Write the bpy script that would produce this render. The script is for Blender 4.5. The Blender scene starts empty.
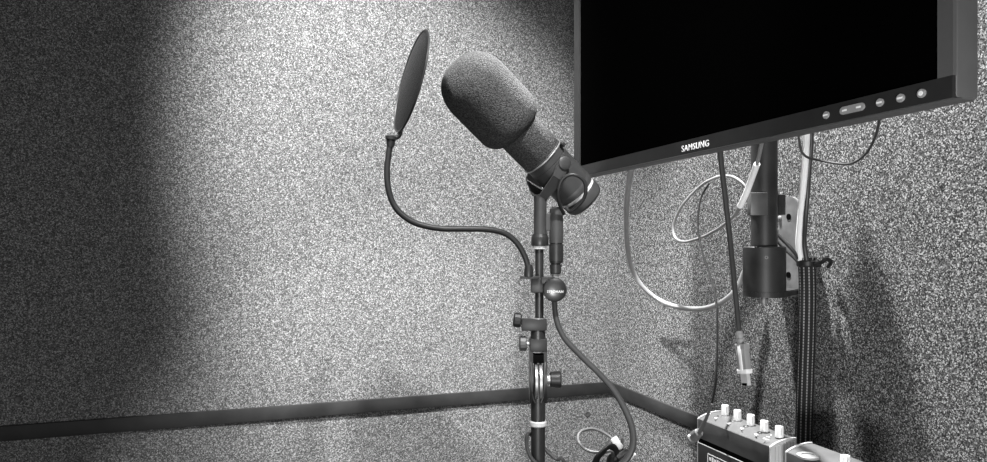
import bpy, bmesh, math, random
from mathutils import Vector, Matrix
random.seed(7)
scene = bpy.context.scene
col = scene.collection
PI = math.pi

# ------------------------------------------------------------------ camera and room frame
# room frame: right wall is the plane x = 0, left wall is the plane y = 0, floor z = 0
F, CX, HZ, EYE = 685.0, 493.5, 245.0, 1.30
VX, UX = Vector((0.9457, 0.3251)), Vector((-0.3251, 0.9457))
CORNER = Vector((0.1708 * 1.55, 1.55))
CAM = Vector((-CORNER.dot(VX), -CORNER.dot(UX), EYE))
YAW = -math.atan2(0.3251, 0.9457)
FWD = Vector((0.3251, 0.9457, 0.0)); RGT = Vector((0.9457, -0.3251, 0.0)); UP = Vector((0, 0, 1))

def ray(px, py):
    return FWD + RGT * ((px - CX) / F) + UP * ((HZ - py) / F)
def P(px, py, d):                       # point measured at distance d ahead of the camera
    return CAM + ray(px, py) * d
def onx(px, py, x):
    r = ray(px, py); return CAM + r * ((x - CAM.x) / r.x)
def ony(px, py, y):
    r = ray(px, py); return CAM + r * ((y - CAM.y) / r.y)
def onz(px, py, z):
    r = ray(px, py); return CAM + r * ((z - CAM.z) / r.z)
def depth(p):
    return (p - CAM).dot(FWD)
def V3(r, u, f):                        # direction from right / up / forward components
    return RGT * r + UP * u + FWD * f

cd = bpy.data.cameras.new('camera'); cam = bpy.data.objects.new('camera', cd); col.objects.link(cam)
cd.sensor_fit = 'HORIZONTAL'; cd.sensor_width = 36.0; cd.lens = F / 987.0 * 36.0
cd.shift_y = (HZ - 231.0) / 987.0; cd.clip_start = 0.01; cd.clip_end = 30
cam.location = CAM; cam.rotation_euler = (PI / 2, 0, YAW)
scene.camera = cam

# ------------------------------------------------------------------ materials (the photograph is black and white)
def mat(name, g, rough=0.5, metal=0.0, spec=0.5, var=0.0, vscale=60.0, bump=0.0, bscale=400.0, coat=0.0):
    m = bpy.data.materials.new(name); m.use_nodes = True
    nt = m.node_tree; b = nt.nodes['Principled BSDF']
    b.inputs['Roughness'].default_value = rough; b.inputs['Metallic'].default_value = metal
    b.inputs['Specular IOR Level'].default_value = spec; b.inputs['Coat Weight'].default_value = coat
    tc = nt.nodes.new('ShaderNodeTexCoord')
    n = nt.nodes.new('ShaderNodeTexNoise'); n.inputs['Scale'].default_value = vscale; n.inputs['Detail'].default_value = 4
    nt.links.new(tc.outputs['Object'], n.inputs['Vector'])
    r = nt.nodes.new('ShaderNodeMapRange'); r.inputs['From Min'].default_value = .3; r.inputs['From Max'].default_value = .7
    r.inputs['To Min'].default_value = max(0, g * (1 - var)); r.inputs['To Max'].default_value = g * (1 + var)
    nt.links.new(n.outputs['Fac'], r.inputs['Value']); nt.links.new(r.outputs['Result'], b.inputs['Base Color'])
    if bump > 0:
        n2 = nt.nodes.new('ShaderNodeTexNoise'); n2.inputs['Scale'].default_value = bscale; n2.inputs['Detail'].default_value = 3
        nt.links.new(tc.outputs['Object'], n2.inputs['Vector'])
        bp = nt.nodes.new('ShaderNodeBump'); bp.inputs['Strength'].default_value = bump; bp.inputs['Distance'].default_value = .002
        nt.links.new(n2.outputs['Fac'], bp.inputs['Height']); nt.links.new(bp.outputs['Normal'], b.inputs['Normal'])
    return m

def carpet(name, stops, scale, bump, bd=.004, blotch=.35):
    m = bpy.data.materials.new(name); m.use_nodes = True
    nt = m.node_tree; b = nt.nodes['Principled BSDF']
    b.inputs['Roughness'].default_value = .95; b.inputs['Specular IOR Level'].default_value = .1
    tc = nt.nodes.new('ShaderNodeTexCoord')
    v = nt.nodes.new('ShaderNodeTexVoronoi'); v.inputs['Scale'].default_value = scale     # one random shade per tuft
    nt.links.new(tc.outputs['Object'], v.inputs['Vector'])
    sp = nt.nodes.new('ShaderNodeSeparateColor'); nt.links.new(v.outputs['Color'], sp.inputs['Color'])
    n = nt.nodes.new('ShaderNodeTexNoise'); n.inputs['Scale'].default_value = scale * .3; n.inputs['Detail'].default_value = 3
    nt.links.new(tc.outputs['Object'], n.inputs['Vector'])
    mr = nt.nodes.new('ShaderNodeMapRange'); mr.clamp = False
    mr.inputs['From Min'].default_value = 0; mr.inputs['From Max'].default_value = 1
    mr.inputs['To Min'].default_value = -blotch * 2; mr.inputs['To Max'].default_value = blotch * 2
    nt.links.new(n.outputs['Fac'], mr.inputs['Value'])
    ad = nt.nodes.new('ShaderNodeMath'); ad.operation = 'ADD'
    nt.links.new(sp.outputs['Red'], ad.inputs[0]); nt.links.new(mr.outputs['Result'], ad.inputs[1])
    rp = nt.nodes.new('ShaderNodeValToRGB'); e = rp.color_ramp.elements
    while len(e) < len(stops): e.new(.5)
    for k, (p, g) in enumerate(stops):
        e[k].position = p; e[k].color = (g, g, g, 1)
    nt.links.new(ad.outputs[0], rp.inputs['Fac'])
    nt.links.new(rp.outputs['Color'], b.inputs['Base Color'])
    bp = nt.nodes.new('ShaderNodeBump'); bp.inputs['Strength'].default_value = bump; bp.inputs['Distance'].default_value = bd
    nt.links.new(sp.outputs['Green'], bp.inputs['Height']); nt.links.new(bp.outputs['Normal'], b.inputs['Normal'])
    return m

def striped(name, base, mark, rows, pitch):        # woven sleeve: rows of pale dashes along a dark tube (uses the tube's own UVs)
    m = bpy.data.materials.new(name); m.use_nodes = True
    nt = m.node_tree; b = nt.nodes['Principled BSDF']; b.inputs['Roughness'].default_value = .7; b.inputs['Specular IOR Level'].default_value = .12
    uv = nt.nodes.new('ShaderNodeUVMap'); sep = nt.nodes.new('ShaderNodeSeparateXYZ')
    nt.links.new(uv.outputs['UV'], sep.inputs['Vector'])
    def mth(op, a, bb):
        k = nt.nodes.new('ShaderNodeMath'); k.operation = op
        for i, x in enumerate((a, bb)):
            if isinstance(x, (int, float)): k.inputs[i].default_value = x
            else: nt.links.new(x, k.inputs[i])
        return k.outputs[0]
    u = mth('FRACT', mth('MULTIPLY', sep.outputs['X'], rows), 0.0)
    v = mth('FRACT', mth('MULTIPLY', sep.outputs['Y'], 1.0 / pitch), 0.0)
    a = mth('LESS_THAN', mth('ABSOLUTE', mth('SUBTRACT', u, .5), 0.0), .13)
    c = mth('LESS_THAN', mth('ABSOLUTE', mth('SUBTRACT', v, .5), 0.0), .36)
    f = mth('MULTIPLY', a, c)
    r = nt.nodes.new('ShaderNodeMapRange'); r.inputs['To Min'].default_value = base; r.inputs['To Max'].default_value = mark
    nt.links.new(f, r.inputs['Value']); nt.links.new(r.outputs['Result'], b.inputs['Base Color'])
    bp = nt.nodes.new('ShaderNodeBump'); bp.inputs['Strength'].default_value = .5; bp.inputs['Distance'].default_value = .001
    nt.links.new(f, bp.inputs['Height']); nt.links.new(bp.outputs['Normal'], b.inputs['Normal'])
    return m

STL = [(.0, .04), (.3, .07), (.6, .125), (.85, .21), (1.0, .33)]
ST = [(.0, .010), (.3, .034), (.6, .085), (.85, .19), (1.0, .36)]  # side walls: same carpet, grazing light's shade put into darker, harsher stops
M = dict(
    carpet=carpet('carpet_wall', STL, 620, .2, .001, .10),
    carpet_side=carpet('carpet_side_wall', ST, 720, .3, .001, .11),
    floor=carpet('carpet_floor', [(.3, .03), (.7, .15)], 200, .5),
    ceiling=mat('ceiling_paint', .3, .9, var=.1),
    trim=mat('trim_plastic', .024, .5, var=.25, vscale=25, bump=.1, bscale=90, spec=.2),
    foam=mat('foam', .042, .95, spec=.15, var=.75, vscale=520, bump=1.0, bscale=560),
    mesh=mat('screen_mesh', .014, .6, spec=.2, var=.3, vscale=700, bump=.4, bscale=900),
    body=mat('grey_enamel', .027, .48, var=.1, bump=.06, bscale=900, spec=.28),
    blackp=mat('black_plastic', .016, .42, var=.15, spec=.28),
    blackm=mat('black_metal', .015, .35, var=.2, spec=.35),
    gloss=mat('black_gloss', .012, .3, spec=.6),
    panelgloss=mat('panel_gloss', .04, .3, spec=.6, var=.35, vscale=30),
    rubber=mat('black_rubber', .012, .5, var=.15, spec=.28),
    silver=mat('silver', .6, .3, metal=.4, var=.1),
    greym=mat('grey_metal', .30, .4, metal=.6, var=.12),
    white=mat('white_plastic', .78, .4, var=.04),
    ivory=mat('pale_plastic', .4, .5, var=.06),
    greyk=mat('grey_knob', .05, .5, var=.1),
    disc=mat('disc_metal', .30, .45, metal=.8, var=.2),
    greyp=mat('grey_plastic', .24, .5, var=.08),
    panel=mat('panel_grey', .10, .4, var=.12, vscale=40),
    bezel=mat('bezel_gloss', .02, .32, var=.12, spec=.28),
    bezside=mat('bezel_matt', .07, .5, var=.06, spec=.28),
    screen=mat('screen_black', .0008, .5, spec=.0),
    mount=mat('mount_steel', .022, .45, var=.35, vscale=35, bump=.04, spec=.28),
    mountlt=mat('mount_steel_grey', .06, .42, var=.3, vscale=35),
    plate=mat('plate_zinc', .16, .42, metal=.3, var=.2),
    cablew=mat('white_cable', .82, .45, var=.04),
    cableg=mat('grey_cable', .2, .42, var=.08),
    cabled=mat('dark_grey_cable', .035, .4, var=.1, spec=.28),
    cableb=mat('black_cable', .025, .42, var=.1),
    hole=mat('dark_hole', .003, .9, spec=.0),
    sleeve=striped('woven_sleeve', .018, .26, 11, .0042),
    cordw=striped('twisted_cord', .008, .04, 3, .006),
)

# ------------------------------------------------------------------ building helpers
def wloc(o):
    v = Vector((0, 0, 0))
    while o is not None:
        v += o.location; o = o.parent
    return v
def thing(name, label, cat, loc, group=None):
    o = bpy.data.objects.new(name, None); col.objects.link(o); o.location = loc; o.empty_display_size = .02
    o['label'] = label; o['category'] = cat
    if group: o['group'] = group
    return o
def obj(name, bm, m, parent=None, smooth=True, base=None, label=None):
    if not isinstance(bm, (list, tuple)): bm = [bm]
    full = bmesh.new()
    for b in bm:
        t = bpy.data.meshes.new('t'); b.to_mesh(t); b.free(); full.from_mesh(t); bpy.data.meshes.remove(t)
    off = wloc(parent) if parent is not None else (Vector(base) if base is not None else None)
    if off is None:
        n = len(full.verts); off = Vector((0, 0, 0))
        for v in full.verts: off += v.co / n
        off.z = min(v.co.z for v in full.verts)
    bmesh.ops.recalc_face_normals(full, faces=full.faces[:])
    bmesh.ops.translate(full, verts=full.verts[:], vec=-off)
    me = bpy.data.meshes.new(name); full.to_mesh(me); full.free()
    o = bpy.data.objects.new(name, me); col.objects.link(o)
    me.materials.append(m if not isinstance(m, str) else M[m])
    if parent is not None: o.parent = parent
    else: o.location = off
    if smooth:
        for p in me.polygons: p.use_smooth = True
        try: me.set_sharp_from_angle(angle=math.radians(28))
        except Exception: pass
    if label: o['label'] = label
    return o
def tag(o, label, cat, group=None):
    o['label'] = label; o['category'] = cat
    if group: o['group'] = group
    return o
def struct(o):
    o['kind'] = 'structure'; return o

def box(c, size, ax=None, bev=0.0, seg=2):          # ax: three axis vectors
    bm = bmesh.new(); bmesh.ops.create_cube(bm, size=1.0)
    bmesh.ops.scale(bm, vec=Vector(size), verts=bm.verts[:])
    if bev > 0: bmesh.ops.bevel(bm, geom=bm.edges[:], offset=bev, segments=seg, affect='EDGES', profile=.5)
    if ax is not None:
        m = Matrix((ax[0], ax[1], ax[2])).transposed().to_4x4(); bmesh.ops.transform(bm, matrix=m, verts=bm.verts[:])
    bmesh.ops.translate(bm, vec=Vector(c), verts=bm.verts[:])
    return bm
def span(lo, hi, bev=0.0):
    lo, hi = Vector(lo), Vector(hi)
    return box((lo + hi) / 2, [abs(hi[i] - lo[i]) for i in range(3)], None, bev)
def basis(a):
    a = Vector(a).normalized()
    h = Vector((0, 0, 1)) if abs(a.z) < .9 else Vector((1, 0, 0))
    e1 = h.cross(a).normalized(); e2 = a.cross(e1).normalized()
    return a, e1, e2
def lathe(o, axis, prof, seg=32, capa=True, capb=True, sx=1.0, sy=1.0, e1=None):   # prof: list of (along, radius)
    a, f1, f2 = basis(axis)
    if e1 is not None:
        f1 = (e1 - a * e1.dot(a)).normalized(); f2 = a.cross(f1)
    bm = bmesh.new(); rings = []; o = Vector(o)
    for (h, r) in prof:
        rings.append([bm.verts.new(o + a * h + f1 * (r * sx * math.cos(2 * PI * k / seg)) + f2 * (r * sy * math.sin(2 * PI * k / seg))) for k in range(seg)])
    for A, B in zip(rings, rings[1:]):
        for k in range(seg):
            bm.faces.new((A[k], A[(k + 1) % seg], B[(k + 1) % seg], B[k]))
    if capa: bm.faces.new(rings[0][::-1])
    if capb: bm.faces.new(rings[-1])
    return bm
def cyl(a, b, r, r2=None, seg=24, bev=0.0):
    a, b = Vector(a), Vector(b); L = (b - a).length; r2 = r if r2 is None else r2
    pr = [(0, r), (L, r2)] if bev == 0 else [(0, r - bev), (bev, r), (L - bev, r2), (L, r2 - bev)]
    return lathe(a, b - a, pr, seg)
def smoothpath(pts, n=8):
    pts = [Vector(p) for p in pts]; out = []
    q = [pts[0] * 2 - pts[1]] + pts + [pts[-1] * 2 - pts[-2]]
    for i in range(1, len(q) - 2):
        p0, p1, p2, p3 = q[i - 1], q[i], q[i + 1], q[i + 2]
        for k in range(n):
            t = k / n
            out.append(.5 * ((2 * p1) + (p2 - p0) * t + (2 * p0 - 5 * p1 + 4 * p2 - p3) * t * t + (3 * p1 - p0 - 3 * p2 + p3) * t ** 3))
    out.append(pts[-1]); return out
def tube(pts, r, n=8, seg=12, smooth=True, flat=1.0):
    path = smoothpath(pts, n) if smooth else [Vector(p) for p in pts]
    N = len(path); bm = bmesh.new(); uvl = bm.loops.layers.uv.new('UVMap')
    T = [(path[min(i + 1, N - 1)] - path[max(i - 1, 0)]).normalized() for i in range(N)]
    a, e1, e2 = basis(T[0]); rings = []; L = [0.0]
    for i in range(N):
        if i: L.append(L[-1] + (path[i] - path[i - 1]).length)
        e1 = (e1 - T[i] * e1.dot(T[i])).normalized(); e2 = T[i].cross(e1)
        rr = r if not isinstance(r, (list, tuple)) else r[0] + (r[1] - r[0]) * i / (N - 1)
        rings.append([bm.verts.new(path[i] + e1 * (rr * math.cos(2 * PI * k / seg)) + e2 * (rr * flat * math.sin(2 * PI * k / seg))) for k in range(seg)])
    for i in range(N - 1):
        for k in range(seg):
            f = bm.faces.new((rings[i][k], rings[i][(k + 1) % seg], rings[i + 1][(k + 1) % seg], rings[i + 1][k]))
            for lp, (uu, vv) in zip(f.loops, ((k / seg, L[i]), ((k + 1) / seg, L[i]), ((k + 1) / seg, L[i + 1]), (k / seg, L[i + 1]))):
                lp[uvl].uv = (uu, vv)
    bm.faces.new(rings[0][::-1]); bm.faces.new(rings[-1])
    return bm
def prism(poly, th, bev=0.0):                      # poly: 3-D points in one plane, th: thickness vector
    bm = bmesh.new(); th = Vector(th)
    a = [bm.verts.new(Vector(p)) for p in poly]; b = [bm.verts.new(Vector(p) + th) for p in poly]
    bm.faces.new(a[::-1]); bm.faces.new(b); n = len(poly)
    for i in range(n): bm.faces.new((a[i], a[(i + 1) % n], b[(i + 1) % n], b[i]))
    if bev: bmesh.ops.bevel(bm, geom=bm.edges[:], offset=bev, segments=2, affect='EDGES')
    return bm
def text(s, size, origin, xa, ya, ext=.0003, bold=0.0, align='LEFT'):     # lettering turned into a mesh
    c = bpy.data.curves.new('t', 'FONT'); c.body = s; c.size = size; c.extrude = ext; c.offset = bold; c.space_character = 1.12
    c.align_x = align; c.align_y = 'BOTTOM_BASELINE'
    o = bpy.data.objects.new('t', c); col.objects.link(o)
    dg = bpy.context.evaluated_depsgraph_get(); dg.update()
    me = bpy.data.meshes.new_from_object(o.evaluated_get(dg))
    bm = bmesh.new(); bm.from_mesh(me)
    bpy.data.objects.remove(o); bpy.data.curves.remove(c); bpy.data.meshes.remove(me)
    xa, ya = Vector(xa).normalized(), Vector(ya).normalized(); za = xa.cross(ya)
    m = Matrix((xa, ya, za)).transposed().to_4x4(); m.translation = Vector(origin)
    bmesh.ops.transform(bm, matrix=m, verts=bm.verts[:])
    return bm

# ------------------------------------------------------------------ the booth
XW, YW, H = -1.95, -2.25, 3.0
struct(obj('floor', span((XW - .1, YW - .1, -.1), (.1, .1, 0)), 'floor', smooth=False, base=(0, 0, 0)))
struct(obj('ceiling', span((XW - .1, YW - .1, H), (.1, .1, H + .1)), 'ceiling', smooth=False, base=(0, 0, H)))
struct(obj('wall_left', span((XW - .1, 0, 0), (.1, .1, H)), 'carpet', smooth=False, base=(0, 0, 0)))
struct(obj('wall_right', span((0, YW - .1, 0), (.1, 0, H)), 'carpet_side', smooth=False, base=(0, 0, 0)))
struct(obj('wall_back', span((XW, YW - .1, 0), (0, YW, H)), 'carpet', smooth=False, base=(0, 0, 0)))
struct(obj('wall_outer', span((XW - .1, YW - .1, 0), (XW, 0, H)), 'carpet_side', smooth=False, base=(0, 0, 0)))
zt0, zt1 = ony(610, 392.9, 0).z, ony(610, 381.4, 0).z
struct(obj('trim_1', span((XW, -.006, zt0), (-.0005, 0, zt1), .0015), 'trim', base=(0, 0, 0)))
struct(obj('trim_2', span((-.006, YW, zt0), (0, -.0065, zt1), .0015), 'trim', base=(0, 0, 0)))

# little round caps fixed to the left wall
for (px, py, lab) in ((18.5, 399, 'small round screw cap on left wall above the trim at the far left edge'),
                      (587, 414, 'small round screw cap below the trim beside the wall corner')):
    p = ony(px, py, 0)
    t = thing('screw_cap', lab, 'screw cap', p, 'screw caps on the left wall')
    obj('washer_ring', lathe(p, (0, -1, 0), [(.0, .0062), (.0012, .006), (.0018, .0052), (.0014, .0042)], 24), 'greyk', t)
    obj('cap_head', lathe(p, (0, -1, 0), [(.0005, .004), (.0012, .003)], 16), 'greyp', t)

# ------------------------------------------------------------------ monitor
XF = -.318
yL, yR = onx(574, 100, XF).y, onx(953.0, 60, XF).y
zB = onx(770, 136.2, XF).z
sL, sR = onx(579.0, 100, XF).y, onx(937.3, 60, XF).y
zS = onx(770, 119.6, XF).z
zT = zB + .372; zST = zT - .0125
mon = thing('monitor', 'black widescreen monitor with dark blank screen mounted in front of the right wall', 'monitor', (XF, (yL + yR) / 2, zB))
D1 = .0222
obj('screen', span((XF + .0025, sR - .002, zS - .002), (XF + .006, sL + .002, zST + .002)), 'screen', mon, smooth=False, label='dark blank black screen')
obj('bottom_bezel', span((XF, yR + .0004, zB), (XF + D1 * .4, yL - .0004, zS)), 'bezel', mon, smooth=False)
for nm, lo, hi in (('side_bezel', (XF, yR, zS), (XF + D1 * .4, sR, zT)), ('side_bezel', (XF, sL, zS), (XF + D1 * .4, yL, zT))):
    obj(nm, span(lo, hi), 'bezside' if hi[1] == sR else 'bezel', mon, smooth=False)  # left strip darker than right: uneven light put into one bezel's colour
obj('top_bezel', span((XF, sR, zST), (XF + D1 * .4, sL, zT)), 'bezside', mon, smooth=False)
# casing behind the bezel, with softened edges, and the smaller housing at the back
bm = box((XF + .002 + D1 / 2, (yL + yR) / 2, (zB + zT) / 2), (D1, yL - yR + .0012, zT - zB + .0012), None, .0032, 3)
# hollow its front so the screen shows
for f in list(bm.faces):
    if f.normal.x < -.9: bm.faces.remove(f)
obj('casing', bm, 'bezside', mon)
obj('rear_housing', box((XF + D1 + .017, (yL + yR) / 2, (zB + zT) / 2 + .005), (.034, .50, .30), None, .01, 3), 'blackp', mon)
obj('mounting_pad', box((XF + .062, (yL + yR) / 2, 1.57), (.016, .12, .12), None, .003), 'blackp', mon)
obj('logo', text('SAMSUNG', .0098, onx(681.6, 152.0, XF - .0001), (0, -1, 0), (0, 0, 1), .0003, .0), 'white', mon, smooth=False, label='pale maker lettering')
# fit the lettering to its measured width
lg = [o for o in mon.children if o.name.startswith('logo')][0]
ys = [v.co.y for v in lg.data.vertices]; y0 = max(ys); w = y0 - min(ys); W = onx(682, 151, XF).y - onx(709, 145, XF).y
zs = [v.co.z for v in lg.data.vertices]; z0 = min(zs); hgt = max(zs) - z0; HH = .0067
for v in lg.data.vertices:
    v.co.y = y0 - (y0 - v.co.y) * W / w; v.co.z = z0 + (v.co.z - z0) * HH / hgt
# buttons
def pill(px0, py0, px1, py1, r):
    a, b = onx(px0, py0, XF), onx(px1, py1, XF); pts = []
    z = (a.z + b.z) / 2
    for k in range(13):
        t = PI / 2 + PI * k / 12; pts.append(Vector((XF, a.y - r * math.cos(t), z + r * math.sin(t))))
    for k in range(13):
        t = -PI / 2 + PI * k / 12; pts.append(Vector((XF, b.y - r * math.cos(t), z + r * math.sin(t))))
    return pts, z
for (x0, y0, x1, y1, lab) in ((826.6, 115.2, 827.2, 115.1, None), (843.6, 111.0, 862.5, 106.6, 'wide two-way button'),
                              (880.3, 102.7, 881.2, 102.5, None), (900.8, 98.3, 902.0, 98.0, None), (921.8, 93.6, 923.0, 93.3, 'power button with pale ring')):
    pts, z = pill(x0, y0, x1, y1, .0030)
    b = obj('button', prism(pts, (-.0016, 0, 0), .0005), 'greyp', mon, label=lab)
    if lab and lab.startswith('power'):
        c = onx((x0 + x1) / 2, (y0 + y1) / 2, XF)
        obj('button_mark', lathe(c + Vector((-.0016, 0, 0)), (-1, 0, 0), [(0, .0017), (.0003, .0017)], 16), 'white', b)
    elif lab:
        for (xx, yy) in ((846, 110.5), (860, 107.2)):
            c = onx(xx, yy, XF); obj('button_mark', box((XF - .0016, c.y, c.z), (.0006, .0042, .0014)), 'white', b, smooth=False)
    else:
        c = onx((x0 + x1) / 2, (y0 + y1) / 2, XF); obj('button_mark', box((XF - .0016, c.y, c.z), (.0006, .0044, .0013)), 'white', b, smooth=False)

# ------------------------------------------------------------------ wall mount behind the monitor
pc = onx(764.2, 230, -.085); PR = 12.6 * depth(pc) / F
zc0, zc1 = P(765, 291, depth(pc)).z, P(765, 246.5, depth(pc)).z
mt = thing('monitor_mount', 'black steel pole mount bolted to the right wall beneath the monitor', 'monitor mount', (0, pc.y, zc0))
obj('pole', cyl((pc.x, pc.y, zc0 + .002), (pc.x, pc.y, 1.64), PR, bev=.001, seg=40), 'mount', mt)
CR = 20.4 * depth(pc) / F
sk = obj('socket', lathe((pc.x, pc.y, zc0), (0, 0, 1), [(0, CR), (zc1 - zc0 - .0015, CR), (zc1 - zc0, CR - .0015), (zc1 - zc0, PR)], 48), 'mount', mt)
gs = (P(766.5, 258, depth(pc) - CR) - pc); gd = Vector((gs.x, gs.y, 0)).normalized()
ps = Vector((pc.x, pc.y, P(766, 257.5, depth(pc) - CR).z)) + gd * (CR - .001)
obj('grub_screw', lathe(ps, gd, [(0, .0024), (.0016, .0024), (.0016, .0013), (.0006, .0010)], 16), 'mountlt', sk)
# base flange running back to the wall
zf = P(765, 296.5, depth(pc)).z
yp = onx(788.3, 230, -.006).y; hwf = (onx(778, 230, -.006).y - onx(798.5, 230, -.006).y) / 2
fl = [Vector((-.001, yp + hwf, zf)), ]
fl += [Vector((pc.x + CR * 1.02 * math.cos(t), pc.y + CR * 1.02 * math.sin(t), zf)) for t in [PI * .35 + PI * 1.3 * k / 20 for k in range(21)]]
fl += [Vector((-.001, yp - hwf * .8, zf))]
obj('flange', prism(fl, (0, 0, zc0 - zf), .001), 'mount', mt)
obj('bolt', [lathe((pc.x, pc.y, zf), (0, 0, -1), [(0, .0035), (.0035, .0035), (.0035, .0058), (.0095, .0058), (.0095, .003), (.012, .003)], 12)], 'plate', mt, label='bright bolt end under the flange')
# plate on the wall
yp, hw = onx(788.3, 230, -.006).y, (onx(778, 230, -.006).y - onx(798.5, 230, -.006).y) / 2
zp1, zp0 = onx(788, 196.5, -.006).z, onx(788, 296, -.006).z
pl = [Vector((-.0005, yp - hw, zp0)), Vector((-.0005, yp + hw, zp0))]
pl += [Vector((-.0005, yp + hw * math.cos(t), zp1 - hw * .8 + hw * .8 * math.sin(t))) for t in [PI * k / 16 for k in range(17)]]
wp = obj('wall_plate', prism(pl, (-.005, 0, 0), .0006), 'plate', mt, label='grey wall plate with bolt holes')
for (px, py) in ((788.8, 216.8), (788.6, 275)):
    c = onx(px, py, -.0056); obj('bolt_hole', lathe(c, (-1, 0, 0), [(0, .0046), (.0006, .0046)], 20), 'hole', wp)
c = onx(779.8, 218, -.0058); obj('plate_screw', lathe(c, (-1, 0, 0), [(0, .0034), (.002, .003), (.0028, .0015)], 14), 'greym', wp)
# clamp collar on the pole and its arms
dz = depth(pc)
c0, c1 = P(755.7, 215.3, dz - PR - .006), P(755.7, 192.3, dz - PR - .006)
cc = Vector((pc.x, pc.y, (c0.z + c1.z) / 2)); hh = (c1.z - c0.z)
ax = (RGT, FWD, UP)
cl = obj('clamp_block', box(cc - RGT * .0155 - FWD * (PR - .002), (.0235, .014, hh), ax, .001), 'mountlt', mt)
obj('clamp_band', lathe(cc - UP * hh / 2, (0, 0, 1), [(0, PR + .0006), (hh, PR + .0006)], 36), 'mount', mt)
obj('arm_bracket', box((pc.x + PR + .004, pc.y, cc.z), (.012, .022, hh * .9), None, .001), 'mount', mt)
my = (yL + yR) / 2
obj('arm', [box((( pc.x + XF + .08) / 2, (pc.y + my) / 2, 1.57), ((Vector((XF + .08 - pc.x, my - pc.y, 0))).length, .03, .03),
     (Vector((XF + .08 - pc.x, my - pc.y, 0)).normalized(), Vector((-(my - pc.y), XF + .08 - pc.x, 0)).normalized(), UP), .003),
     cyl((pc.x, pc.y, 1.545), (pc.x, pc.y, 1.595), PR + .006)], 'mount', mt)

# ------------------------------------------------------------------ microphone stand
DS = .915
def S(px, py, dd=0.0): return P(px, py, DS + dd)
K = DS / F
sx = 538.0
foot = S(sx, 462); foot.z = 0
st = thing('microphone_stand', 'black microphone stand with swivel joint and knobs in the middle of the booth', 'microphone stand', foot)
obj('base', lathe(foot, (0, 0, 1), [(0, .13), (.012, .13), (.02, .12), (.026, .03), (.05, .016)], 48), 'blackm', st)
obj('lower_tube', cyl(Vector((foot.x, foot.y, .03)), S(sx, 424), 7.2 * K, bev=.0005), 'blackm', st)
obj('tube_ring', lathe(S(sx, 426), UP, [(0, 7.6 * K), (1.2 * K, 8.6 * K), (4.5 * K, 8.6 * K), (5.7 * K, 7.6 * K)], 32), 'ivory', st, label='pale ring')
obj('middle_tube', cyl(S(sx, 421), S(sx, 384), 7.3 * K), 'blackm', st)
# swivel fork: two cheeks left and right of the pivot discs
for s in (-1, 1):
    poly = []
    ctr = S(sx + s * 8.3, 372)
    def fp(fw, py): return S(sx + s * 8.6, py) + FWD * (fw * K)
    pts = [(-6.5, 339), (6.5, 339), (7.5, 360), (11, 366), (12.5, 378), (11, 390), (6.5, 398), (2, 403), (-2, 403), (-6.5, 398), (-11, 390), (-12.5, 378), (-11, 366), (-7.5, 360)]
    obj('fork_cheek', prism([fp(a, b) for a, b in pts], RGT * (-s * 3.2 * K), .0004), 'blackm', st)
    lip = [S(sx + s * 7.2, 362, -.0105), S(sx + s * 6.4, 372, -.0165), S(sx + s * 6.4, 386, -.0165), S(sx + s * 5.0, 397, -.0105), S(sx + s * 2.6, 403, -.0098)]
    obj('fork_lip', tube(lip, 0.8 * K, seg=8), 'greyk', st)
obj('fork_block', box(S(sx, 344.5), (17.0 * K, 15 * K, 13 * K), ax, .0012), 'blackp', st)
obj('fork_gap', box(S(sx, 358), (13.5 * K, 14 * K, 8 * K), ax, .001), 'hole', st)
obj('fork_tongue', box(S(sx, 381), (4 * K, 13 * K, 32 * K), ax, .001), 'blackm', st)
for k, (off, r, w, m) in enumerate(((-2.3, 18.0, 3.2, 'disc'), (2.1, 18.0, 3.2, 'disc'))):
    c = S(sx + off, 381)
    obj('pivot_disc', lathe(c - RGT * (w / 2 * K), RGT, [(0, r * K - .001), (.0006, r * K), (w * K - .0006, r * K), (w * K, r * K - .001)], 40), m, st, label='metal friction disc')
kb = obj('swivel_knob', lathe(S(550, 379.4), RGT, [(0, 6.8 * K), (.8 * K, 7.6 * K), (9.6 * K, 8.5 * K), (11 * K, 7.8 * K), (11 * K, 4 * K)], 28), 'blackp', st)
obj('knob_bolt', cyl(S(546, 379.2), S(550.5, 379.3), 5.2 * K), 'disc', kb)
kb = obj('wing_knob', lathe(S(519.2, 343.5), RGT, [(0, 6.2 * K), (1.2 * K, 7.4 * K), (6.4 * K, 7.4 * K), (7.4 * K, 6.5 * K)], 14), 'greyk', st, smooth=False, label='grey clamp knob')
obj('knob_bolt', cyl(S(526, 343.5), S(532, 343.5), 2.2 * K), 'greym', kb)
# boom sleeve with its side knob
obj('sleeve', lathe(S(sx, 340.5), UP, [(0, 7.4 * K), (9.5 * K, 7.4 * K), (9.5 * K, 6.6 * K), (21 * K, 6.6 * K), (22 * K, 5.5 * K)], 32), 'blackm', st)
obj('sleeve_clamp', [box(S(534, 324.5, -.003), (25 * K, 11 * K, 11.5 * K), ax, .0012), lathe(S(sx, 330.3), UP, [(0, 7.2 * K), (11.5 * K, 7.2 * K)], 32)], 'blackp', st)
obj('rim', lathe(S(sx, 319.0), UP, [(0, 7.0 * K), (1.0 * K, 7.0 * K), (1.2 * K, 5 * K)], 28), 'greym', st)
kb = obj('side_knob', lathe(S(513.4, 319.5, -.004), RGT - UP * .12, [(0, 5.6 * K), (1.2 * K, 7.4 * K), (6.6 * K, 7.4 * K), (8.0 * K, 6 * K)], 14), 'blackp', st, smooth=False)
obj('knob_bolt', cyl(S(520, 320.5, -.004), S(527, 322.5, -.004), 2.0 * K), 'silver', kb)
obj('upper_rod', cyl(S(539.3, 322), S(539.3, 240), 4.3 * K), 'blackm', st)
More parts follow.
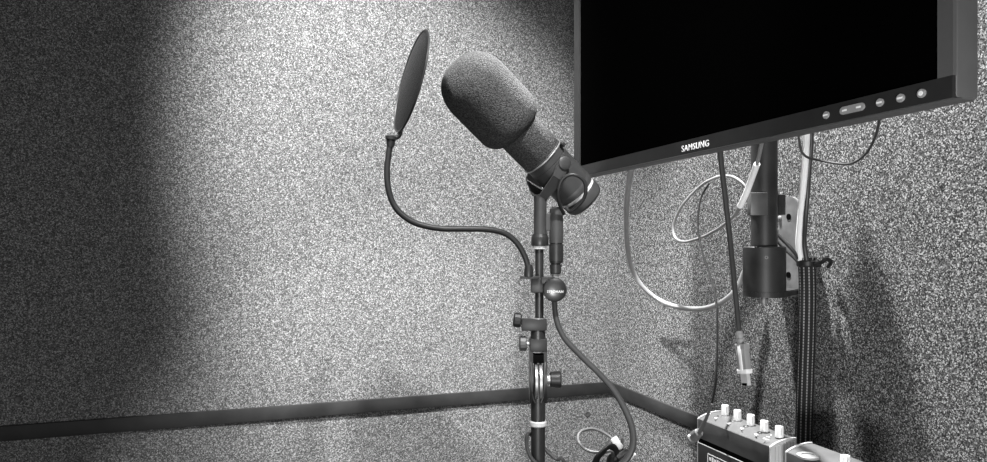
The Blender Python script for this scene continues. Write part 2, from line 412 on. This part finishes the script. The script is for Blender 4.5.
obj('collar', lathe(S(539.8, 246), UP, [(0, 8.3 * K), (.8 * K, 8.7 * K), (8.4 * K, 8.7 * K), (9.4 * K, 8.3 * K), (12 * K, 7.5 * K)], 32), 'blackm', st)
obj('collar_ring', lathe(S(539.6, 249.3), UP, [(0, 6.4 * K), (.7 * K, 7.2 * K), (3.4 * K, 7.2 * K)], 28), 'ivory', st, label='pale ring under the collar')

# ------------------------------------------------------------------ microphone
DM = .93; KM = DM / F
axi = V3(-.69 * .956, .72 * .956, -.29).normalized()            # from the rear end to the front end
def A(a):                                                       # point on the axis, a = pixels along it in the picture
    px, py = .69 * a + .72 * 282.6, .72 * a - .69 * 282.6
    return P(px / .9945, py / .9945, DM + (a - 500) * KM * .30)
mic = thing('studio_microphone', 'dark grey studio microphone with large foam windscreen tilted on its stand', 'microphone', S(540, 235))
a0, a1 = A(358), A(452.5); L = (a1 - a0).length; r = 33.6 * KM
pr = []
for k in range(15):
    t = PI / 2 * k / 14; pr.append((.046 * (1 - math.cos(t)) ** 1.0 * .98, max(.0004, r * math.sin(t) ** .78)))
pr += [(L * .5, r * 1.005), (L * .72, r)]
for k in range(1, 13):
    t = PI / 2 * k / 12; pr.append((L * .80 + (L * .20) * math.sin(t), r - .017 * (1 - math.cos(t)) * 1.25))
ws = obj('windscreen', lathe(a0, a1 - a0, pr, 64), 'foam', mic, label='black foam windscreen')
n0, n1 = A(436), A(486); Ln = (n1 - n0).length
obj('foam_neck', lathe(n0, n1 - n0, [(0, 22.6 * KM), (Ln - .002, 21.8 * KM), (Ln, 21 * KM)], 48), 'foam', mic)
b0, b1 = A(484.5), A(556); Lb = (b1 - b0).length
px_ = KM / .956
bd = obj('body', lathe(b0, b1 - b0, [(0, 21.2 * KM), (1 * px_, 22.4 * KM), (2.6 * px_, 22.4 * KM), (3.0 * px_, 21.3 * KM), (10 * px_, 21.3 * KM), (10.3 * px_, 20.8 * KM), (10.9 * px_, 20.8 * KM), (11.2 * px_, 21.3 * KM), (50 * px_, 21.3 * KM)], 56), 'body', mic)
obj('front_ring', lathe(A(486.2), b1 - b0, [(0, 22.3 * KM), (.4 * px_, 22.9 * KM), (1.2 * px_, 22.9 * KM), (1.6 * px_, 22.3 * KM)], 56), 'greym', bd, label='bright ring')
obj('ring_clip', box(A(492) + V3(.62, .60, -.5).normalized() * 22.4 * KM, (4.0 * KM, 12 * KM, 3.0 * KM), basis(b1 - b0), .0006), 'blackm', bd)
rp = obj('rear_panel', lathe(A(533.0), b1 - b0, [(0, 20.8 * KM), (5 * px_, 20.8 * KM)], 56), 'ivory', mic, label='bright switch plate at the rear')
obj('rear_cap', lathe(A(537.5), b1 - b0, [(0, 20.8 * KM), (1 * px_, 21.2 * KM), (9.5 * px_, 20.8 * KM), (12 * px_, 19.2 * KM), (13 * px_, 16.5 * KM), (12 * px_, 12 * KM)], 56), 'body', mic)
obj('rear_collar', lathe(A(528.0), b1 - b0, [(0, 21.3 * KM), (.6 * px_, 21.6 * KM), (4 * px_, 21.6 * KM), (4.6 * px_, 20.8 * KM)], 56), 'body', mic)
# yoke: two swept arms from the side pivots to the stem
hx = V3(.40, 0, -.92)
pv = A(500)
stem_top = S(540.3, 197.5)
upv = (pv - stem_top); 
yk = obj('stem', lathe(S(540.2, 234), UP, [(0, 6.6 * K), (26 * K, 6.4 * K), (36 * K, 6.4 * K), (39 * K, 5.5 * K)], 32), 'body', mic)
crs = (stem_top - pv); crs = crs - hx * crs.dot(hx); dn = crs.normalized(); sd = dn.cross(hx).normalized()
for s in (1, -1):
    c = pv + hx * (s * 24.0 * KM)
    w = (6.4 if s > 0 else 11.0) * KM
    e = stem_top + hx * (s * 4.5 * KM)
    top = []
    for k in range(9):
        t = PI * k / 8
        top.append(c + sd * (w * math.cos(t)) - dn * (w * .9 * math.sin(t)))
    mid = c + dn * (17 * KM) ; q = e
    poly = top + [mid - sd * w * .9 , mid + hx * (-s * 0) + sd * w * .9]
    th = hx * (s * 2.2 * KM)
    parts = [prism(poly, th, .0005)]
    # lower web folding in towards the stem
    lw = (4.6 if s > 0 else 6.5) * KM
    bm = bmesh.new()
    A4 = [mid - sd * w * .9, mid + sd * w * .9, mid + sd * w * .9 + th, mid - sd * w * .9 + th]
    B4 = [q - sd * lw + dn * .001, q + sd * lw + dn * .001, q + sd * lw + th + dn * .001, q - sd * lw + th + dn * .001]
    va = [bm.verts.new(x) for x in A4]; vb = [bm.verts.new(x) for x in B4]
    bm.faces.new(va[::-1]); bm.faces.new(vb)
    for k in range(4): bm.faces.new((va[k], va[(k + 1) % 4], vb[(k + 1) % 4], vb[k]))
    parts.append(bm)
    arm = obj('yoke_arm', parts, 'body', mic, smooth=True)
    obj('pivot_cap', lathe(c + th, hx * s, [(0, 6.6 * KM), (1.4 * KM, 6.6 * KM), (2.2 * KM, 5.4 * KM), (2.6 * KM, 2 * KM)], 28), 'body', arm)
obj('yoke_bridge', lathe(stem_top - UP * .005, UP, [(0, 6.4 * K), (.007, 6.8 * K), (.0085, 5 * K)], 28), 'body', mic)
# output socket beside the stem, joined by a web
obj('socket_web', box(S(547.5, 222), (9 * K, 6 * K, 18 * K), ax, .001), 'body', mic)
obj('output_socket', lathe(S(556.2, 243), UP, [(0, 7.0 * K), (30 * K, 7.0 * K), (34 * K, 6.3 * K), (36 * K, 4.5 * K)], 32), 'body', mic)
lp = []
lc = P(572.3, 192.3, DM - .045)
for (px, py, d) in ((564, 214, .905), (561, 208, .897), (558.5, 200, .890), (558.6, 190, .884), (562, 180, .88), (569, 175, .878), (577, 175.5, .878), (584, 181, .88), (586, 190, .883), (583.5, 199, .888), (577, 206.5, .894), (570, 211.5, .9), (566, 208, .907)):
    lp.append(P(px, py, d))
obj('cable_loop', tube(lp, 1.75 * K, n=6), 'rubber', mic)

# ------------------------------------------------------------------ pop filter on gooseneck
pf = thing('pop_filter', 'round black pop filter on a curved gooseneck clamped to the microphone stand', 'pop filter', S(533, 285))
DP = .86; KP = DP / F
fc = P(414.0, 82.5, DP)
nrm = V3(.972, -.235, .375).normalized()
R0 = 51.5 * KP
prof = [(0.005, .0005)] + [(.005 * (1 - (q / 10) ** 2), R0 * q / 10) for q in range(1, 11)] + [(-.0012, R0)] + [(.005 * (1 - (q / 10) ** 2) - .0012, R0 * q / 10) for q in range(9, 0, -1)]
obj('filter_screen', lathe(fc - nrm * .004, -nrm, prof, 64), 'mesh', pf, label='dark mesh disc')
a_, e1_, e2_ = basis(nrm)
obj('filter_rim', tube([fc - nrm * .004 + (e1_ * math.cos(t) + e2_ * math.sin(t)) * R0 for t in [2 * PI * k / 64 for k in range(65)]], .0014, n=1, seg=8, smooth=False), 'blackp', pf)
neck = [(391.2, 140, .86), (389, 152, .86), (387, 170, .86), (388.2, 188, .86), (393.5, 204, .862), (403, 215.5, .864), (418, 224, .868), (440, 228.5, .874), (465, 229, .88), (488, 229.5, .887), (505, 233.5, .893), (516.5, 242.5, .897), (524, 254.5, .9), (528, 267, .902), (528.6, 274, .903)]
obj('gooseneck', tube([P(*n) for n in neck], 3.05 * KP, n=8, seg=14), 'rubber', pf)
obj('neck_ferrule', [lathe(P(390.3, 147.5, .86), P(391.3, 137, .86) - P(390.3, 147.5, .86), [(0, 3.3 * KP), (3 * KP, 4.2 * KP), (8 * KP, 4.6 * KP), (8 * KP, 6.0 * KP), (11 * KP, 6.0 * KP), (12 * KP, 4 * KP)], 24)], 'blackm', pf)
obj('filter_stem', tube([P(392, 137.5, .86), P(397.5, 137, .86), P(400.3, 133, .86), P(401.5, 125, .86)], 2.3 * KP, n=6, seg=10), 'blackm', pf)
obj('base_ferrule', lathe(P(528.7, 276.5, .903), UP, [(0, 4.6 * K), (1 * K, 4.8 * K), (9 * K, 4.2 * K), (12 * K, 3.4 * K)], 24), 'blackm', pf)
obj('clamp', [box(P(529.5, 277.4, .905), (19 * K, 9 * K, 2.6 * K), ax, .0006), box(S(539.6, 285), (17.5 * K, 15 * K, 15 * K), ax, .0015),
              box(P(548, 280.5, .904), (14 * K, 7 * K, 7 * K), ax, .0012)], 'blackp', pf)
kc = P(554.6, 289.6, .9); kn = V3(0, .0, -1)
kb = obj('clamp_knob', lathe(kc - kn * .003, kn, [(0, 9.5 * K), (.0015, 11.3 * K), (.0075, 11.8 * K), (.0095, 11.0 * K), (.0108, 8.5 * K), (.0116, 5 * K), (.0119, .0004)], 40), 'gloss', pf, label='round glossy black knob with pale lettering')
tx = text('STEDMAN', .0044, kc + kn * .0083 - UP * .0035, RGT, UP, .0008, .0001, 'CENTER')
obj('knob_lettering', tx, 'ivory', kb, smooth=False)

# ------------------------------------------------------------------ microphone cable with its plug
mc = thing('microphone_cable', 'dark grey cable plugged in under the microphone and curving down to the right', 'cable', S(556, 270))
obj('plug_shell', lathe(S(556.2, 263), UP, [(0, 6.2 * K), (.5 * K, 6.7 * K), (2 * K, 6.7 * K), (2.2 * K, 7.2 * K), (18.6 * K, 7.2 * K), (18.8 * K, 6.2 * K), (20 * K, 6.2 * K)], 32), 'blackm', mc)
obj('plug_collar', lathe(S(555.6, 274), UP, [(0, 4.8 * K), (.8 * K, 5.4 * K), (9.4 * K, 6.2 * K), (9.4 * K, 5.0 * K), (11 * K, 5.0 * K)], 32), 'blackp', mc)
obj('plug_boot', lathe(S(555.2, 283), UP, [(0, 2.7 * K), (9 * K, 4.0 * K)], 24), 'greyp', mc, label='pale strain relief')
cp = [(555.2, 283, .918), (554.4, 300, .916), (556.5, 320, .912), (564.5, 338, .908), (581, 356, .902), (599, 373.5, .896), (613.5, 390, .89), (625, 409.5, .884), (632, 428, .88), (633, 444, .876), (628, 457, .874), (617, 468, .875), (600, 482, .88), (592, 520, .89)]
pth = [P(*c) for c in cp]; e = pth[-1].copy(); e.z = .2; e2 = e.copy(); e.x += .12; e.y += .10; e2 = e.copy(); e2.z = .006; e2.x += .02; e3 = e2 + Vector((.1, .1, 0))
obj('cable_run', tube(pth + [e, e2, e3], [2.7 * K, 3.6 * K], n=8), 'cabled', mc)

# a second cable wound once round the stand's lower tube
cp = [(527.5, 434.5, .905), (526.6, 441, .903), (527.6, 450, .902), (532, 459, .899), (541, 468, .897), (555, 482, .905)]
cw = [P(*c) for c in cp]
cp2 = [(566, 466, .925), (556, 459, .927), (548.5, 452.5, .93), (542, 445, .932), (536, 438.5, .934), (530, 434, .925), (527.5, 434.5, .905)]
q = [P(*c) for c in cp2][:-1] + cw
o = obj('audio_cable', tube([q[0] + Vector((.03, .02, -.1))] + q + [q[-1] + Vector((0, 0, -.15))], 1.9 * K, n=6), 'cabled', None)
tag(o, 'grey cable wound once round the lower tube of the microphone stand', 'cable')

# ------------------------------------------------------------------ small cable coil in the corner, with its tag and strap
KC = 1.2 / F
cz = thing('cable_coil', 'thin pale cable coiled in a loop with a white tag low in the corner', 'cable', P(605, 470, 1.2))
lp = [(600, 470, 1.2), (611, 459, 1.19), (613, 453.6, 1.185), (609.5, 451, 1.18), (602, 452, 1.18), (593, 452, 1.18), (585, 449, 1.185), (579.5, 443, 1.19), (577.8, 437, 1.2), (581, 431.5, 1.21), (588.6, 429, 1.22), (596, 429.6, 1.225), (604, 432.8, 1.225), (611.4, 438, 1.22), (618, 446, 1.21), (622, 455, 1.205), (622, 466, 1.2), (622, 480, 1.2)]
obj('cable_run', tube([P(*c) for c in lp] + [P(622, 480, 1.2) * 1.0 - UP * (P(622, 480, 1.2).z - .004)], 1.45 * KC, n=8, seg=10), 'greyk', cz)
d_ = (P(621.5, 449.5, 1.2) - P(613.5, 437.8, 1.215)).normalized(); e_ = d_.cross(FWD).normalized()
obj('tag', box(P(617.4, 443.6, 1.203), (14 * KC, 7.5 * KC, 4 * KC), (d_, e_, d_.cross(e_)), .0015), 'greyp', cz, label='white tag')
cs = thing('cable_plug', 'black plugs bound with a curved strap under the small coiled cable', 'plug', P(608, 475, 1.2))
obj('strap', [tube([P(594, 466, 1.19), P(598, 457, 1.18), P(604, 451, 1.18), P(609.5, 446.5, 1.185), P(614, 449, 1.19), P(618, 456, 1.195), P(622, 466, 1.2)], 4.0 * KC, n=6, flat=.55)], 'rubber', cs)
obj('plug_body', lathe(P(612, 476, 1.2), P(612.5, 452, 1.19) - P(612, 476, 1.2), [(0, 6 * KC), (12 * KC, 6.5 * KC), (20 * KC, 5.5 * KC), (24 * KC, 2.5 * KC)], 20), 'blackp', cs)
obj('plug_body', lathe(P(618, 458, 1.19), P(628.5, 450, 1.19) - P(618, 458, 1.19), [(0, 2.6 * KC), (4 * KC, 3.4 * KC), (11 * KC, 3.0 * KC), (13 * KC, 1.6 * KC)], 20), 'cabled', cs)
obj('plug_tip', lathe(P(631, 459, 1.2), P(635, 453.5, 1.2) - P(631, 459, 1.2), [(0, 2.4 * KC), (6 * KC, 2.6 * KC), (7 * KC, 1.5 * KC)], 16), 'ivory', cs, label='pale plug tip')

# ------------------------------------------------------------------ cables under the monitor
def cable(name, pts, r, m, label, cat='cable', n=8, group=None):
    o = obj(name, tube(pts, r, n=n, seg=12), m, None); return tag(o, label, cat, 'leads dropping into the woven sleeve' if name == 'power_lead' else group)
KW = 1.0 / F
g = [(631.5, 168, -.27), (629.5, 180, -.25), (627, 200, -.21), (626.3, 222, -.17), (627.5, 248, -.13), (632.5, 270, -.10), (643, 287, -.08), (659, 300, -.06), (679, 307.3, -.05), (700, 308.8, -.045), (717, 304.5, -.04), (730, 296, -.035), (738, 286, -.03), (745, 270, -.025), (752, 255, -.022)]
cable('monitor_cable', [onx(*c) for c in g], 2.5 * 1.15 * KW, 'cableg', 'thick grey cable hanging in a wide curve below the left end of the monitor')
g = [(763, 138, -.20), (761, 146, -.19), (757, 164, -.165), (750.5, 182, -.15), (745.5, 195, -.145), (740, 206.5, -.14), (733.5, 216.5, -.12), (723, 225.5, -.10), (711, 233, -.085), (698.5, 238.5, -.075), (684, 241.8, -.07), (675.5, 238, -.068), (673.2, 229, -.066), (676, 217, -.064), (684, 203, -.06), (698, 188, -.05), (709, 180.5, -.045), (720, 176.5, -.04), (732, 176.8, -.035), (742, 183, -.03), (748, 192, -.025), (753, 203, -.02)]
ww = thing('signal_cable', 'thin pale cable with a white sleeve curling in a loop beside the mount pole', 'cable', onx(753, 240, -.07))
obj('cable_run', tube([onx(*c) for c in g], 1.65 * KW, n=8), 'cableg', ww)
obj('white_sleeve', tube([onx(*c) for c in g[2:6]], 2.7 * KW, n=8), 'cablew', ww, label='white sleeve')
# dark cable with a bright plug, hanging free
uc = thing('video_cable', 'dark cable hanging straight below the monitor ending in a bright metal plug', 'cable', onx(744, 385, -.23))
g = [(720, 150, -.245), (721.5, 165, -.24), (725, 195, -.235), (729.5, 235, -.23), (733.5, 275, -.23), (737, 310, -.23), (739.5, 336, -.23)]
dk = depth(onx(740, 340, -.23)); KU = dk / F
obj('cable_run', tube([onx(*c) for c in g], [2.9 * KU, 2.5 * KU], n=8), 'cabled', uc)
def U(px, py): return onx(px, py, -.23)
ud = (U(745.2, 383) - U(739.3, 334)).normalized(); uax = (Vector((0, -1, 0)) - ud * Vector((0, -1, 0)).dot(ud)).normalized(); un = ud.cross(uax)
obj('strain_relief', [lathe(U(739.4, 331), ud, [(0, 3.0 * KU), (3 * KU, 3.2 * KU), (3 * KU, 4.2 * KU), (5.5 * KU, 4.2 * KU), (5.5 * KU, 3.2 * KU), (8 * KU, 3.2 * KU), (8 * KU, 4.4 * KU), (10.5 * KU, 4.4 * KU), (10.5 * KU, 3.4 * KU), (14 * KU, 3.8 * KU)], 20)], 'greyp', uc)
fx = .985
obj('plug_hood', [box(U(742.2, 346.5), (14.5 * KU, 6 * KU, 7 * KU), (uax, ud, un), .001), box(U(743.3, 358.5), (13.0 * KU, 24 * KU, 6.5 * KU), (uax, ud, un), .001)], 'greyp', uc)
obj('hood_stripe', box(U(743.2, 358) - un * (3.6 * KU) * (1 if un.dot(FWD) > 0 else -1), (4.0 * KU, 25 * KU, 1.2 * KU), (uax, ud, un), .0003), 'white', uc)
obj('hood_band', box(U(744.6, 371.3), (14.5 * KU, 4.2 * KU, 7.6 * KU), (uax, ud, un), .0006), 'white', uc)
obj('metal_plug', [box(U(745.6, 379), (9.5 * KU, 12.5 * KU, 4 * KU), (uax, ud, un), .0004)], 'silver', uc)
obj('plug_mouth', box(U(746.1, 384.2), (7.4 * KU, 2.4 * KU, 4.2 * KU), (uax, ud, un), .0002), 'hole', uc)

# white and black leads dropping into the woven sleeve
g = [(806.5, 126, -.09), (806.3, 140, -.08), (805, 165, -.06), (802.5, 195, -.045), (800, 225, -.035), (798.8, 245, -.03), (801, 262, -.022), (803, 275, -.016)]
cable('power_lead', [onx(*c) for c in g], 3.0 * KW, 'cablew', 'thick white lead dropping behind the monitor into the woven sleeve')
g = [(811.5, 126, -.05), (811.3, 145, -.045), (809.0, 172, -.04), (807.5, 195, -.04), (805.5, 222, -.035), (804.5, 243, -.026), (807, 262, -.02), (807.5, 275, -.016)]
cable('power_lead', [onx(*c) for c in g], 2.1 * KW, 'cableb', 'black lead running down just right of the thick white lead')
g = [(777, 234, -.05), (783, 240, -.045), (789, 246, -.04), (795, 253, -.032), (801, 262, -.022), (804, 274, -.016)]
cable('power_lead', [onx(*c) for c in g], 1.9 * KW, 'cableb', 'upper of two short black leads crossing from the pole to the woven sleeve')
g = [(777, 241, -.045), (783, 247.5, -.04), (790, 254, -.034), (797, 261, -.026), (802, 270, -.018), (804.5, 278, -.016)]
cable('power_lead', [onx(*c) for c in g], 1.5 * KW, 'cableb', 'lower of two short black leads crossing from the pole to the woven sleeve')
g = [(798.5, 128, -.17), (799.2, 142, -.165), (802, 152, -.16), (808, 157.5, -.155), (820, 160.5, -.15), (835, 163.3, -.15), (849, 164, -.155), (860, 159, -.165), (869, 149.5, -.18), (875.5, 136, -.2), (879, 122, -.22), (880, 110, -.24)]
cable('antenna_lead', [onx(*c) for c in g], 1.15 * .8 * KW, 'cabled', 'thin dark lead drooping in an arc below the right part of the monitor')
# woven sleeve and its tie
g = [(806.5, 258), (807.2, 270), (807.6, 300), (806.8, 340), (805.5, 380), (804.3, 420), (803.6, 450), (803, 480)]
sp = [onx(px, py, -.0135) for px, py in g]; bt = sp[-1].copy(); bt.z = .4
sv = thing('cable_sleeve', 'black woven cable sleeve with pale dashes running down the right wall', 'cable sleeve', (bt.x, bt.y, bt.z))
obj('sleeve_tube', tube(sp + [bt], 8.1 * KW, n=8, seg=28, flat=1.0), 'sleeve', sv)
tie = obj('cable_tie', lathe(onx(807, 266.5, -.0135), UP, [(0, 9.0 * KW), (1 * KW, 9.6 * KW), (5 * KW, 9.6 * KW), (6 * KW, 9.0 * KW)], 28), 'blackp', sv)
obj('tie_tail', [tube([onx(816, 264, -.02), onx(822, 262, -.024), onx(827, 259, -.02), onx(831, 262, -.012), onx(828, 267, -.008)], 1.9 * KW, n=6, seg=8), box(onx(818, 264.5, -.018), (.006, .008, .008), None, .001)], 'blackp', tie)

# ------------------------------------------------------------------ wall shelf (just below the frame) with two headphone amplifiers
ZT = 1.3 - .2915 * .85; XA = -.152
yr = onx(771, 445, XA).y; yl = onx(697.5, 415, XA).y
SH = .958
sh = thing('wall_shelf', 'narrow dark shelf on the right wall under the small amplifiers', 'shelf', (0, -.65, SH - .018))
obj('board', span((-.175, yr - .25, SH - .018), (0, yl + .03, SH), .001), 'blackp', sh)
for y in (yl - .02, yr - .18): obj('bracket', [span((-.12, y - .008, SH - .022), (0, y + .008, SH - .018)), span((-.004, y - .008, SH - .12), (0, y + .008, SH - .018))], 'blackm', sh)

def amp(label, y1, y0, x0, zt, knobs, second=False):
    dx = .040
    t = thing('headphone_amplifier', label, 'headphone amplifier', (x0 + dx / 2, (y0 + y1) / 2, SH), 'small amplifiers on the wall shelf')
    def sec(x_off, zz): return (x0 + x_off, zz)
    def profile(infl, zlow):
        pts = [(0 - infl, zlow), (0 - infl, zt - .003)]
        for k in range(9):
            q = k / 8; pts.append((q * dx, zt + .0045 * math.sin(PI * min(1, q * 1.0) * .62) - .003 * (1 - q) ** 3 + infl * .9))
        pts += [(dx, zlow)]
        return pts
    def ext(pts, ya, yb, bev=0.0):
        return prism([Vector((x0 + a, ya, b)) for a, b in pts], Vector((0, yb - ya, 0)), bev)
    obj('chassis', ext(profile(-.0008, SH + .002), y0 + .0025, y1 - .0025), 'panel', t)
    zu = zt - .030
    for (ya, yb) in ((y1 - .003, y1), (y0, y0 + .003)):
        cap = obj('end_cap', ext(profile(.0008, SH), ya, yb, .0006), 'ivory', t, label='pale end cap')
        if ya == y0:
            for k in range(7):
                xx = x0 + .006 + k * .0047
                obj('cap_rib', span((xx, y0 - .0012, zt - .05), (xx + .0020, y0 + .001, zt - .003 + .0012 * min(k, 3))), 'ivory', cap, smooth=False)
    obj('front_panel', span((x0 - .0012, y0 + .003, zu), (x0 + .001, y1 - .003, zt - .0032), .0003), 'panelgloss', t)
    obj('panel_gap', span((x0 - .0002, y0 + .003, zu - .0075), (x0 + .001, y1 - .003, zu)), 'hole', t, smooth=False)
    lp_ = obj('lower_panel', [span((x0 - .0016, y0 + .003, SH + .002), (x0 + .001, y1 - .003, zu - .0075), .0008)], 'blackp', t)
    obj('panel_bevel', box((x0 - .001, (y0 + y1) / 2, zu - .0072), (.0024, y1 - y0 - .006, .0012), None, .0003), 'greyp', t)
    for (px, py, j) in knobs:
        c = onz(px, py, zt + .004)
        kb = obj('knob', lathe(c, UP, [(0, .0054), (.012, .0052), (.0138, .0048), (.0142, .003)], 20), 'white', t, label='white knob')
        obj('pointer', box(c + UP * .008 - FWD * .0052, (.0006, .0006, .009), ax), 'greyp', kb, smooth=False)
    return t, lp_
kn5 = ((725.2, 414.7), (737.5, 420.0), (750.8, 424.9), (764.3, 431.3), (779.4, 437.0))
t, lp_ = amp('small grey amplifier with five white knobs near the hanging plug', yl, yr, XA, ZT, [(a, b, 0) for a, b in kn5])
for (px, py) in ((720, 416.4), (733, 421.5), (746, 426.8), (760.3, 432.9)):
    c = onz(px, py, ZT + .0022)
    j = obj('socket_ring', lathe(c - UP * .002, UP, [(0, .0040), (.0028, .0040), (.0032, .0034), (.0024, .0026)], 20), 'cabled', t)
def mark(cx, cy, w, h, rot=0.0):
    c = onz(cx, cy, ZT + .0026); d = Vector((math.sin(rot), math.cos(rot), 0)); e = Vector((-d.y, d.x, 0))
    return box(c, (w, h, .0012), (d, e, UP))
mk = []
for (px, py) in ((715.5, 418.3), (728.3, 423.5), (741.6, 428.7), (755.8, 434.6)):
    obj('panel_mark', [mark(px, py, .0075, .001, .5), mark(px + .4, py - .2, .001, .0055, .2)], 'white', t, smooth=False, label='white printed mark')
for (px, py) in ((764, 438.6), (768, 437.2), (771, 435.2), (767, 439.4)): obj('panel_mark', mark(px, py, .0055, .0011, .3 + px * .4), 'white', t, smooth=False, label='white printed mark')
for (px, py) in ((709, 413.4), (711.5, 412.5)): obj('panel_mark', mark(px, py, .007, .001, .1), 'white', t, smooth=False, label='white printed mark')
fr = []
ya, yb = onx(708.6, 454, XA).y, onx(742, 470, XA).y; za = onx(708.6, 453.6, XA - .0018).z
for (lo, hi) in (((ya, za - .001), (yb, za)), ((ya, za - .025), (ya - .001, za)), ((yb, za - .025), (yb - .001, za))):
    fr.append(span((XA - .0021, lo[0], lo[1]), (XA - .0015, hi[0], hi[1])))
for k in range(5): fr.append(box((XA - .0018, ya - .006 - k * .0055, za - .0065), (.0008, .0034, .0065 if k % 2 else .0045)))
obj('panel_label', fr, 'white', lp_, smooth=False, label='pale printed label')
c = onx(786.6, 454, XA + .008)
y1 = c.y
t2, lp2 = amp('second amplifier at the bottom edge right of the five-knob one showing one white knob', y1, y1 - .151, XA + .006, ZT - .001, [(845.3, 468, 0)], True)
c = onz(808, 455.5, ZT + .0035)
dl = obj('dial', lathe(c - UP * .002, UP, [(0, .0125), (.0024, .0125), (.003, .0115), (.003, .0072), (.0018, .0068)], 36), 'greyp', t2, label='pale round dial')

# hanging cord with a pale jack plug in front of the first amplifier
g = [(709, 183.5, -.06), (702, 195, -.07), (698.6, 210, -.08), (698.2, 230, -.09), (703, 254, -.10), (711, 278, -.11), (716.5, 305, -.13), (717.2, 345, -.15), (715.5, 380, -.165), (711, 406, -.172), (705, 421, -.176), (699, 433, -.178)]
ec = thing('earphone_cord', 'thin dark cord hanging to a pale jack plug at the first amplifier corner', 'cord', onx(690, 446, -.178))
obj('cord_run', tube([onx(*c) for c in g], 1.15 * KW, n=8, seg=8), 'cordw', ec)
a_, b_ = onx(699.5, 432, -.178), onx(684, 445.5, -.178)
obj('jack_boot', tube([onx(712, 404, -.1735), onx(705.5, 420, -.1765), onx(699, 433, -.179)], [1.2 * KW, 2.0 * KW], n=6, seg=10), 'greyk', ec)
obj('jack_plug', lathe(a_, b_ - a_, [(0, 2.2 * KW), (1 * KW, 4.2 * KW), (7 * KW, 5.0 * KW), (9 * KW, 5.0 * KW), (10 * KW, 3.4 * KW), (13 * KW, 3.4 * KW), (14 * KW, 5.0 * KW), (16.5 * KW, 5.0 * KW), (17.5 * KW, 3 * KW)], 20), 'panel', ec, label='pale jack plug')

# ------------------------------------------------------------------ light
def area(name, loc, target, size, power, sy=None, spread=PI):
    l = bpy.data.lights.new(name, 'AREA'); l.energy = power; l.size = size; l.spread = spread
    if sy: l.shape = 'RECTANGLE'; l.size_y = sy
    o = bpy.data.objects.new(name, l); col.objects.link(o); o.location = loc
    o.rotation_euler = (Vector(target) - Vector(loc)).to_track_quat('-Z', 'Y').to_euler(); return o
def spot(name, loc, target, power, angle, blend, r):
    l = bpy.data.lights.new(name, 'SPOT'); l.energy = power; l.spot_size = math.radians(angle); l.spot_blend = blend; l.shadow_soft_size = r
    o = bpy.data.objects.new(name, l); col.objects.link(o); o.location = loc
    o.rotation_euler = (Vector(target) - Vector(loc)).to_track_quat('-Z', 'Y').to_euler(); return o
#LIGHTS
def aim(p, a): return Vector(p) + Vector(a)
pa = (-1.25, -.95, 2.9)
spot('ceiling_spot', pa, aim(pa, (.435, .47, -.82)), 900, 31, .75, .04)
spot('ceiling_spot', (-.46, -1.28, 2.3), (-.47, -.60, 1.42), 190, 36, .6, .03)
spot('ceiling_spot', (-.20, -.42, 2.3), (-.02, -.80, 1.15), 330, 70, .5, .02)
spot('low_front_fill', (-.95, -1.95, .95), (-.05, -.66, 1.27), 68, 38, .6, .10)  # added low spot brightening the leads and pole under the monitor, source unseen
area('soft_fill', (-1.0, -1.75, 1.0), (-.4, -.3, 1.15), 1.5, 9.5)  # added soft fill from the camera side
#END
w = bpy.data.worlds.new('world'); scene.world = w; w.use_nodes = True
w.node_tree.nodes['Background'].inputs['Color'].default_value = (1, 1, 1, 1)
w.node_tree.nodes['Background'].inputs['Strength'].default_value = .0
scene.view_settings.view_transform = 'Standard'; scene.view_settings.look = 'None'
scene.view_settings.gamma = 1.0; scene.view_settings.use_curve_mapping = False; scene.view_settings.exposure = 0.0
